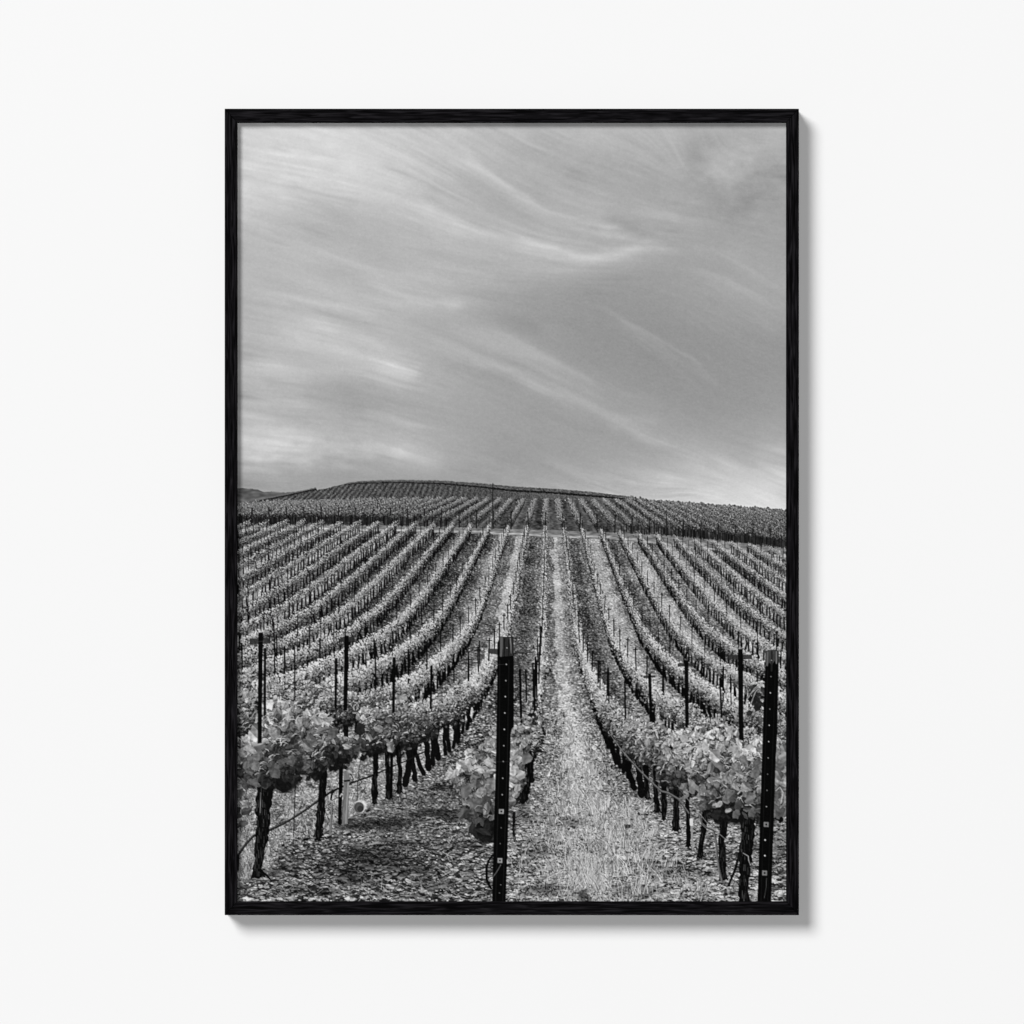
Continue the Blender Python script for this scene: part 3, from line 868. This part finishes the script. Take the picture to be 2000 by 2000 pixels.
def foreground(img):
    B = 8
    # ---- first row at the left: hose, stems, stakes
    line_stamp(img, [(577.5, 1509), (574, 1600), (571.7, 1662)], 1.8, 14, .9)
    line_stamp(img, [(704, 1480), (698, 1530), (697, 1572)], 1.2, 30, .8)
    hose = [(464, 1700), (464.5, 1671), (479, 1650), (495, 1633), (524, 1622.7), (548, 1612), (571.7, 1598.7), (600, 1580), (621.5, 1564), (645, 1548), (660, 1541), (683, 1530.7), (725, 1516), (751.7, 1504), (794, 1486), (830, 1468)]
    line_stamp(img, hose, [4.6] * 6 + [4.2] * 4 + [3.4] * 3 + [2.6] * 3, 22, .96)
    line_stamp(img, [(x, y - 1.1) for x, y in hose[1:9]], 1.0, 96, .8)
    line_stamp(img, [(646, 1562), (648, 1550), (655, 1543)], 4, 20)
    line_stamp(img, [(648, 1570), (646, 1600), (644, 1630)], 3.6, 118, .95); line_stamp(img, [(649.5, 1572), (646, 1628)], 1, 60, .8)
    poly_stamp(img, [(662.5, 1455), (671.5, 1455), (666, 1613), (659.5, 1610)], B)
    poly_stamp(img, [(671.5, 1506), (682.5, 1503), (680.5, 1570), (679, 1610), (667.5, 1612), (670, 1560)], 112, grain=12)
    line_stamp(img, [(680, 1530), (677, 1570), (675, 1608)], 3.2, 152, .75)
    line_stamp(img, [(673, 1526), (682, 1525)], 3.6, 16); line_stamp(img, [(671, 1560), (668, 1585), (667, 1608)], 1.2, 44, .8)
    leaf(img, 684, 1506, 18, 130); leaf(img, 676, 1498, 12, 110)
    line_stamp(img, [(684, 1512), (690, 1522), (688, 1530)], 1.4, 24); line_stamp(img, [(700, 1519), (706, 1528), (700, 1535)], 1.4, 20)
    line_stamp(img, [(664, 1556), (667, 1551), (669, 1553)], 2.2, 170)
    # bucket lying on its side
    el = lambda cx, cy, rx, ry: [(cx + rx * np.cos(a), cy + ry * np.sin(a)) for a in np.linspace(0, 6.2832, 25)[:-1]]
    poly_stamp(img, [(692, 1569), (697, 1565), (704, 1562.5), (712, 1564), (716, 1571), (714.5, 1580), (708, 1588), (700, 1590)], 196, .95, 8)
    poly_stamp(img, el(700.2, 1578, 10.6, 11.2), 128, .95)
    poly_stamp(img, el(700.8, 1577.6, 9.4, 10), 78, 1, 10); poly_stamp(img, el(703.5, 1580.5, 6.2, 6.2), 44, .8)
    line_stamp(img, [(709, 1567), (713, 1573)], 3, 226, .8); leaf(img, 718, 1584, 12, 24, 1, FLAT)
    # stems of the first row at the left
    trunk(img, [(503, 1712), (503, 1690), (508, 1662), (514, 1600), (516, 1547), (519, 1522)], [21, 17, 22, 26, 29, 38], B, .97, 26)
    line_stamp(img, [(508.7, 1549), (508, 1570), (507.5, 1588)], 1.6, 130, .9)
    line_stamp(img, [(506, 1700), (522, 1712), (530, 1722)], [6, 4, 2], 12); line_stamp(img, [(497, 1704), (494, 1715)], [4, 2], 16)
    line_stamp(img, [(518, 1520), (528, 1508), (545, 1500)], [14, 9, 6], 10); line_stamp(img, [(514, 1520), (502, 1505)], [12, 7], 10)
    trunk(img, [(621, 1640), (622, 1620), (627, 1585), (630.5, 1537), (633, 1490), (634, 1475)], [19, 14, 15, 15, 13, 18], B, .97, 12)
    line_stamp(img, [(632, 1490), (620, 1478), (606, 1474), (606, 1494)], [12, 9, 6, 7], 10); line_stamp(img, [(634, 1488), (648, 1476), (662, 1474)], [11, 9, 6], 10)
    trunk(img, [(731, 1570), (731, 1550), (732.5, 1515), (735, 1460)], [9, 14, 10, 12], B, .97, 6)
    trunk(img, [(759, 1560), (757, 1530), (755, 1460)], [12, 9, 9], B, .97, 4)
    poly_stamp(img, [(762, 1460), (768, 1460), (766.5, 1558), (761, 1558)], B)
    trunk(img, [(779, 1549), (782, 1510), (776, 1455)], [11, 8.5, 10], B, .97, 3)
    # soil heap and leaves at the foot of the stems
    for _ in range(420):
        u = rng.normal(598, 26); v = rng.normal(1666, 15)
        leaf(img, u, v, rng.uniform(4, 11), rng.choice([22, 40, 70, 110, 165]), .9, FLAT)
    leaf(img, 598, 1640, 16, 16); leaf(img, 606, 1645, 12, 150)
    # crowns of the first row at the left
    for t, wd in ((.565, .054), (.749, .036), (.942, .052)):
        vine(img, t, -1, stem=False, wid=wd, bright=.96)
    for x, y, d, tn in [(470, 1560, 30, 66), (474, 1590, 26, 60), (466, 1610, 22, 72), (480, 1540, 32, 70), (530, 1500, 30, 74), (560, 1480, 28, 96), (500, 1480, 30, 96), (475, 1500, 32, 88), (510, 1440, 30, 132), (486, 1440, 30, 150), (540, 1432, 28, 140), (515, 1412, 18, 186), (620, 1420, 34, 112), (612, 1452, 28, 96), (650, 1440, 26, 92), (628, 1400, 24, 156), (676, 1462, 20, 128), (720, 1440, 26, 56), (708, 1455, 20, 64), (745, 1440, 22, 118), (760, 1462, 18, 112)]:
        for _ in range(3):
            leaf(img, x + rng.normal(0, 9), y + rng.normal(0, 9), d * rng.uniform(.6, 1), tn + rng.normal(0, 12), .95)
    # ---- tall posts further down the rows
    def tpost(x0, y0, x1, y1, w, arm=None, tone=9):
        poly_stamp(img, [(x0 - w / 2, y0), (x0 + w / 2, y0 - .6), (x1 + w * .46, y1), (x1 - w * .46, y1 + 1)], tone, .97, 2)
    def board(x0, x1, y0, y1, tone=48, al=.88):
        poly_stamp(img, [(x0, y0), (x1, y0 - 1), (x1, y1 - 1), (x0, y1)], tone, al, 4)
    board(487, 528, 1247.5, 1258.5); board(663.5, 691.5, 1245, 1254.5)
    tpost(508.5, 1236, 506.5, 1452, 8.6); line_stamp(img, [(501, 1253.5), (514, 1252.5)], 1, 80, .6)
    tpost(517, 1266, 516.5, 1398, 5); tpost(676.5, 1242, 674, 1388, 8.2); tpost(656, 1286, 655, 1384, 5)
    tpost(769.5, 1284, 768, 1392, 5.6); tpost(575, 1264, 575.5, 1368, 2.6); tpost(536, 1248, 535.5, 1318, 2.4); tpost(732.5, 1256, 733.5, 1348, 3)
    tpost(842.7, 1300, 841, 1385, 4.6); tpost(886, 1278, 886.5, 1334, 2.8); tpost(915.3, 1274, 915.3, 1330, 2.5); tpost(936, 1252, 937.5, 1301, 2.2)
    board(1423, 1469.5, 1280, 1288.5); board(1324, 1356.5, 1296, 1302.5); board(1257, 1280, 1320, 1325)
    tpost(1446.5, 1268, 1448.5, 1470, 9.6); tpost(1340.8, 1290, 1342.5, 1428, 7.6); tpost(1269, 1316, 1272, 1410, 6)
    tpost(1220.5, 1330, 1222, 1404, 3.6); tpost(1187.8, 1304, 1189.6, 1374, 3.2); tpost(1172.3, 1292, 1172.3, 1346, 2.2); tpost(1406.5, 1324, 1410, 1402, 3.6); tpost(1427, 1318, 1428.5, 1378, 2.2); tpost(1295.5, 1306, 1297, 1358, 2.6)
    board(1003, 1014, 1293, 1300, 58, .7); board(1003, 1014, 1310, 1318, 58, .7)
    tpost(1015.5, 1307, 1018, 1412, 5); tpost(1027, 1308, 1028.3, 1372, 3.4); tpost(1041, 1294, 1041.6, 1362, 3); tpost(1046, 1283, 1045.6, 1340, 3.8); tpost(1049.8, 1247, 1050.6, 1294, 2.2); tpost(1054.8, 1218, 1055, 1278, 2)
    board(1037, 1046, 1296, 1298, 30, .8); board(1024, 1031, 1311, 1313, 30, .8)
    tpost(962.5, 944, 961.5, 1034, 1.9, tone=34)
    # ---- the vine behind the middle post
    trunk(img, [(1031, 1535), (1034, 1510), (1036, 1470)], [9, 9, 8], B, .97, 3)
    trunk(img, [(1021, 1568), (1026, 1545), (1030, 1530)], [12, 11, 8], B, .97, 2)
    trunk(img, [(1006, 1645), (1003, 1620), (1004, 1590)], [6, 5, 6], B, .95, 2)
    line_stamp(img, [(1000, 1652), (1004, 1635), (1009, 1650)], [1.2, 1.6, 1.2], 120, .8); line_stamp(img, [(1008, 1598), (1024, 1587)], 1.6, 20)
    C = []
    for _ in range(360):
        h = rng.random(); v = 1420 + 216 * h
        lo = np.interp(v, [1415, 1450, 1470, 1490, 1510, 1535, 1560, 1590, 1615, 1640], [955, 938, 905, 890, 866, 874, 893, 899, 914, 935]) + 9
        C.append((lo + (974 - lo) * rng.random() ** .75, v))
    for _ in range(250):
        v = rng.uniform(1400, 1566)
        lo, hi = 996, np.interp(v, [1395, 1450, 1490, 1530, 1570], [1043, 1038, 1027, 1024, 1006]) - 5
        C.append((lo + (hi - lo) * rng.random() ** 1.15, v))
    C.sort(key=lambda c: rng.random())
    for x, y in C:
        h = (y - 1400) / 240
        tn = np.interp(h, [0, .25, .5, .7, .85, 1], [140, 136, 128, 92, 58, 42]) + rng.normal(0, 25) + 12 * np.sin(x / 17) + (14 if x < 930 and y < 1540 else 0)
        d = np.interp(y, [1395, 1450, 1500], [10, 14, 20]) * rng.lognormal(0, .28)
        leaf(img, x + .1 * d, y + .2 * d, d * 1.1, 14, .34)
        leaf(img, x, y, d, np.clip(tn, 20, 200), .95)
    for x, y, d, tn in [(916, 1487, 26, 172), (934, 1502, 28, 178), (889, 1511, 22, 170), (876, 1515, 18, 165), (895, 1528, 30, 122), (955, 1490, 24, 165), (910, 1545, 34, 100), (925, 1570, 34, 96), (905, 1590, 32, 74), (930, 1600, 34, 70), (950, 1580, 26, 112), (920, 1618, 30, 46), (946, 1625, 34, 42), (1004, 1505, 22, 168), (1018, 1515, 22, 160), (1010, 1540, 22, 150), (1030, 1480, 26, 104), (1008, 1470, 24, 148), (1022, 1450, 20, 132), (960, 1530, 26, 118), (940, 1548, 22, 134)]:
        leaf(img, x, y, d, tn, 1)
    for _ in range(26):
        x = rng.uniform(885, 965); y = rng.uniform(1470, 1600); a = rng.uniform(-3, 0); L = rng.uniform(6, 16)
        line_stamp(img, [(x, y), (x + L * .6 * np.cos(a), y + L * .6 * np.sin(a)), (x + L * np.cos(a + .5), y + L * np.sin(a + .5))], 1.1, rng.choice([30, 170, 190]), .8)
    # ---- first row at the right
    h2 = [(1231, 1485), (1252, 1508), (1272, 1528), (1292, 1546), (1305, 1549), (1325, 1561), (1345.6, 1589)]
    h3 = [(1366, 1591.6), (1371, 1609), (1380, 1617), (1394, 1622), (1399, 1645), (1401, 1673), (1405, 1700), (1411.5, 1723.5)]
    trunk(img, [(1265, 1560), (1263, 1530), (1262, 1500)], [10, 10, 11], B, .97, 3)
    trunk(img, [(1284, 1586), (1282, 1560), (1281, 1520), (1280, 1500)], [12, 10, 9, 9], B, .97, 3)
    trunk(img, [(1297, 1602), (1298, 1570), (1296, 1530), (1297, 1495)], [8, 12, 10, 10], B, .97, 4)
    trunk(img, [(1321, 1622), (1320, 1600), (1321, 1560), (1322, 1520)], [14, 14, 11, 12], B, .97, 6)
    trunk(img, [(1345, 1654), (1345, 1600), (1342, 1560), (1343, 1515)], [9, 9, 8.5, 10], B, .97, 3)
    line_stamp(img, [(1351, 1606), (1352, 1630), (1353.5, 1660)], 4.2, 140, .95); line_stamp(img, [(1350.6, 1602), (1351, 1611)], 6.4, 208)
    trunk(img, [(1368, 1675), (1370, 1650), (1376, 1610), (1380, 1575)], [12, 10, 11, 12], B, .97, 5)
    trunk(img, [(1413, 1718), (1412, 1690), (1411, 1640), (1414, 1600), (1414, 1578)], [14, 14, 13, 17, 18], B, .97, 12)
    trunk(img, [(1454, 1764), (1453, 1730), (1456, 1680), (1460, 1640), (1462, 1595)], [20, 18, 24, 26, 29], B, .97, 22)
    line_stamp(img, [(1445.7, 1665), (1436, 1700), (1423, 1731)], [5, 5, 4], 14, .95)
    line_stamp(img, h2, [3, 3.4, 3.6, 3.8, 4, 3.8, 3.4], 104, .95); line_stamp(img, [(x, y + 1.6) for x, y in h2], 1.2, 30, .7)
    line_stamp(img, [(1190, 1432), (1215, 1466), (1231, 1485)], [1.4, 2, 2.6], 120, .8)
    line_stamp(img, h3, [4, 4.2, 4.2, 4.4, 4.6, 4.4, 4.2, 4], 108, .95); line_stamp(img, [(x + 1.5, y + 1.2) for x, y in h3], 1.3, 32, .7)
    line_stamp(img, [(1290, 1516), (1330, 1545), (1385, 1612), (1420, 1642)], 1.2, 150, .8)
    line_stamp(img, [(1452, 1667), (1462, 1673), (1463, 1682), (1466, 1690)], 1.6, 150, .9)
    for t, wd in ((.62, .08), (.694, .085), (.795, .08), (.896, .07)):
        vine(img, t, 1, stem=False, wid=wd, h0=.37, bright=1.05)
    for x, y, d, tn in [(1356, 1536, 30, 128), (1345, 1545, 26, 120), (1400, 1500, 32, 112), (1420, 1530, 30, 124), (1446, 1500, 32, 120), (1460, 1540, 30, 104), (1430, 1560, 28, 96), (1390, 1470, 28, 150), (1330, 1470, 24, 140), (1305, 1455, 22, 150), (1440, 1585, 26, 80), (1470, 1580, 26, 74), (1408, 1570, 20, 150), (1452, 1470, 28, 156), (1475, 1500, 26, 108), (1368, 1455, 24, 168)]:
        for _ in range(3):
            leaf(img, x + rng.normal(0, 9), y + rng.normal(0, 8), d * rng.uniform(.6, 1), tn + rng.normal(0, 14), .95)
    for _ in range(60):     # leaves past the right-hand post
        leaf(img, rng.uniform(1514, 1540), rng.uniform(1455, 1590), rng.uniform(14, 26), np.clip(rng.normal(112, 26), 40, 180), .95)
    line_stamp(img, [(1516, 1545), (1524, 1538), (1530, 1548), (1526, 1570)], 1.6, 190, .8)
    # shoot hanging from the right-hand post
    for _ in range(26):
        leaf(img, rng.normal(1478, 9), rng.normal(1362, 14), rng.uniform(10, 20), rng.uniform(18, 52), .95)
    for p in ([(1492, 1332), (1474, 1345), (1460, 1366), (1456, 1388)], [(1490, 1336), (1476, 1352), (1466, 1378)], [(1484, 1340), (1470, 1352)]):
        line_stamp(img, p, 1.5, 172, .85)
    # ---- the two big steel posts
    line_stamp(img, [(962, 1671.5), (954, 1682), (950.4, 1695), (950.4, 1717.5), (954, 1728), (959, 1736)], 4.4, 11)
    poly_stamp(img, [(953.3, 1267), (973, 1268), (973, 1279), (953.3, 1276)], 52, .95, 5)
    poly_stamp(img, [(971.5, 1255), (977, 1245), (1003, 1244), (1003.5, 1300), (1003.4, 1421), (1000, 1424), (997.4, 1434), (996.4, 1480), (992.6, 1614), (987.6, 1764), (960.8, 1764), (964.8, 1614), (968.6, 1480), (971.5, 1320)], 9)
    poly_stamp(img, [(976, 1243.5), (1003.3, 1244.5), (1002.6, 1281), (976.5, 1283)], 44, .95, 5)
    line_stamp(img, [(979.6, 1246), (979.6, 1262), (978.4, 1281)], [5.6, 5.2, 4], 92, .9); line_stamp(img, [(996.6, 1247), (998, 1262), (998.4, 1276)], [2.2, 2.4, 1.4], 118, .9)
    line_stamp(img, [(985, 1248), (984.6, 1300)], 1.4, 8, .8); line_stamp(img, [(994, 1250), (993.4, 1300)], 1.4, 10, .7)
    for p in ([(976, 1290), (975, 1480), (968, 1760)], [(994, 1290), (991, 1480), (982, 1760)]):
        line_stamp(img, p, 2.0, 24, .7)
    for y in [1265.8, 1298, 1329.7, 1361, 1393, 1425, 1457, 1488, 1520.6, 1552.8]:
        x = np.interp(y, [1265, 1553], [990, 980.9])
        line_stamp(img, [(x, y), (x + .01, y)], 2.9, rng.uniform(125, 205))
    for x, y in ((978.8, 1617.5), (977, 1648.5), (978, 1729), (975.5, 1745)):
        line_stamp(img, [(x, y), (x + .01, y)], 2.4, 105, .8)
    for x, y in ((979.2, 1585.6), (976.5, 1681.6)):
        poly_stamp(img, [(x - 4.8, y - 5), (x + 4.8, y - 4.6), (x + 4.6, y + 5), (x - 5, y + 4.6)], 132, 1, 7)
        line_stamp(img, [(x, y), (x + .01, y)], 3.6, 14)
    line_stamp(img, [(978, 1690), (970, 1704), (960, 1717.5)], 1.3, 112, .8); line_stamp(img, [(970, 1298.5), (986, 1298)], 1, 52, .7); line_stamp(img, [(969, 1488.6), (996, 1488)], 1, 40, .7)
    poly_stamp(img, [(1496, 1272), (1522, 1270), (1521.5, 1305), (1519, 1420), (1516, 1480), (1506.5, 1764), (1479.8, 1764), (1488.8, 1480), (1494.8, 1304)], 9)
    poly_stamp(img, [(1496, 1272), (1502, 1269.5), (1517, 1269), (1522, 1271), (1521.4, 1288), (1518, 1296), (1513, 1291), (1508, 1300), (1503, 1294), (1495.5, 1303)], 62, .95, 9)
    line_stamp(img, [(1500, 1274), (1499, 1300)], 3, 100, .8); line_stamp(img, [(1517, 1273), (1517, 1296)], 2.4, 118, .8); line_stamp(img, [(1508, 1274), (1507.5, 1310)], 4, 34, .8)
    line_stamp(img, [(1500, 1310), (1487, 1760)], 1.8, 22, .6); line_stamp(img, [(1515, 1310), (1500, 1760)], 1.8, 20, .6)
    for y in np.arange(1290, 1580, 31.8):
        x = np.interp(y, [1290, 1577], [1507.5, 1497.5])
        line_stamp(img, [(x, y), (x + .01, y)], 2.5, rng.uniform(85, 180))
    for x, y in ((1495, 1641.5), (1494.7, 1672)):
        line_stamp(img, [(x, y), (x + .01, y)], 3.2, 215)
    for x, y in ((1497.2, 1611), (1494, 1706)):
        poly_stamp(img, [(x - 4.8, y - 5), (x + 4.8, y - 4.6), (x + 4.6, y + 5), (x - 5, y + 4.6)], 112, 1, 7)
        line_stamp(img, [(x, y), (x + .01, y)], 3.6, 14)
    line_stamp(img, [(1498, 1716), (1497, 1735), (1493, 1755)], 1.1, 90, .7)

def paint():
    img = np.zeros((PH, PW))
    sprites()
    sky(img)
    land(img)
    litter(img)
    specks(img)
    shade_bands(img)
    tufts(img)
    rows(img)
    foreground(img)
    # the crispness of the print: a light unsharp mask below the skyline
    hi = img - gauss(img, 1.5)
    m = np.clip((np.arange(PH) + OY - 935) / 20.0, 0, 1)[:, None]
    img = img + .62 * hi * m
    img += 1.6 * field(.5, .5)
    return np.clip(img, 6, 240)

# ---------------------------------------------------------------- the sheet and what is behind it
LIGHT = 1.155      # how bright a white surface renders on this wall: ink tones are set so that they print true
def build_print():
    art = paint()
    # rows of vertices: wide apart over the soft sky, close together over the fine vineyard
    us = np.linspace(IL - 3.5, IR + 3.5, 900)
    vs = np.concatenate([np.arange(IT - 3.5, 925, 2.4), np.linspace(925, IB + 3.5, 705)])
    # average the drawing over each cell before sampling it
    small = gauss(art, .3)
    fu = np.clip(us - OX - .5, 0, PW - 1.001); fv = np.clip(vs - OY - .5, 0, PH - 1.001)
    iu = fu.astype(int); iv = fv.astype(int); du = (fu - iu)[None, :]; dv = (fv - iv)[:, None]
    A = small
    T = (A[np.ix_(iv, iu)] * (1 - du) + A[np.ix_(iv, iu + 1)] * du) * (1 - dv) + (A[np.ix_(iv + 1, iu)] * (1 - du) + A[np.ix_(iv + 1, iu + 1)] * du) * dv
    c = np.clip(T / 255.0, 0, 1)
    lin = np.where(c <= .04045, c / 12.92, ((c + .055) / 1.055) ** 2.4) / LIGHT
    ny, nx = T.shape
    co = np.zeros((ny, nx, 3), np.float32)
    co[:, :, 0] = ((us - 1000) * UNIT)[None, :]; co[:, :, 1] = PAPER; co[:, :, 2] = ((1000 - vs) * UNIT)[:, None]
    idx = np.arange(ny * nx, dtype=np.int32).reshape(ny, nx)
    quads = np.stack([idx[:-1, :-1], idx[1:, :-1], idx[1:, 1:], idx[:-1, 1:]], -1).reshape(-1, 4)
    me = bpy.data.meshes.new('print')
    me.vertices.add(ny * nx); me.vertices.foreach_set('co', co.ravel())
    me.loops.add(quads.size); me.loops.foreach_set('vertex_index', quads.ravel())
    me.polygons.add(len(quads)); me.polygons.foreach_set('loop_start', np.arange(0, quads.size, 4, dtype=np.int32))
    me.update(calc_edges=True)
    at = me.color_attributes.new('ink', 'FLOAT_COLOR', 'POINT')
    rgba = np.ones((ny, nx, 4), np.float32); rgba[:, :, :3] = lin[:, :, None]
    at.data.foreach_set('color', rgba.ravel())
    me.materials.append(print_material())
    o = bpy.data.objects.new('print', me); C.objects.link(o); o.parent = picture
    return o
sheet = build_print()
sheet['label'] = 'black and white photograph of vineyard rows under a streaked sky'

# backing board behind the sheet
x0, x1, z0, z1 = wx(IL - 4), wx(IR + 4), wz(IB + 4), wz(IT - 4)
y0, y1 = PAPER + 0.0006, -0.004
V = [(x0, y0, z0), (x1, y0, z0), (x1, y0, z1), (x0, y0, z1), (x0, y1, z0), (x1, y1, z0), (x1, y1, z1), (x0, y1, z1)]
F = [(0, 1, 2, 3), (5, 4, 7, 6), (4, 0, 3, 7), (1, 5, 6, 2), (3, 2, 6, 7), (4, 5, 1, 0)]
mesh_obj('backing_board', V, F, plain('grey_board', (0.30, 0.29, 0.27)), picture)
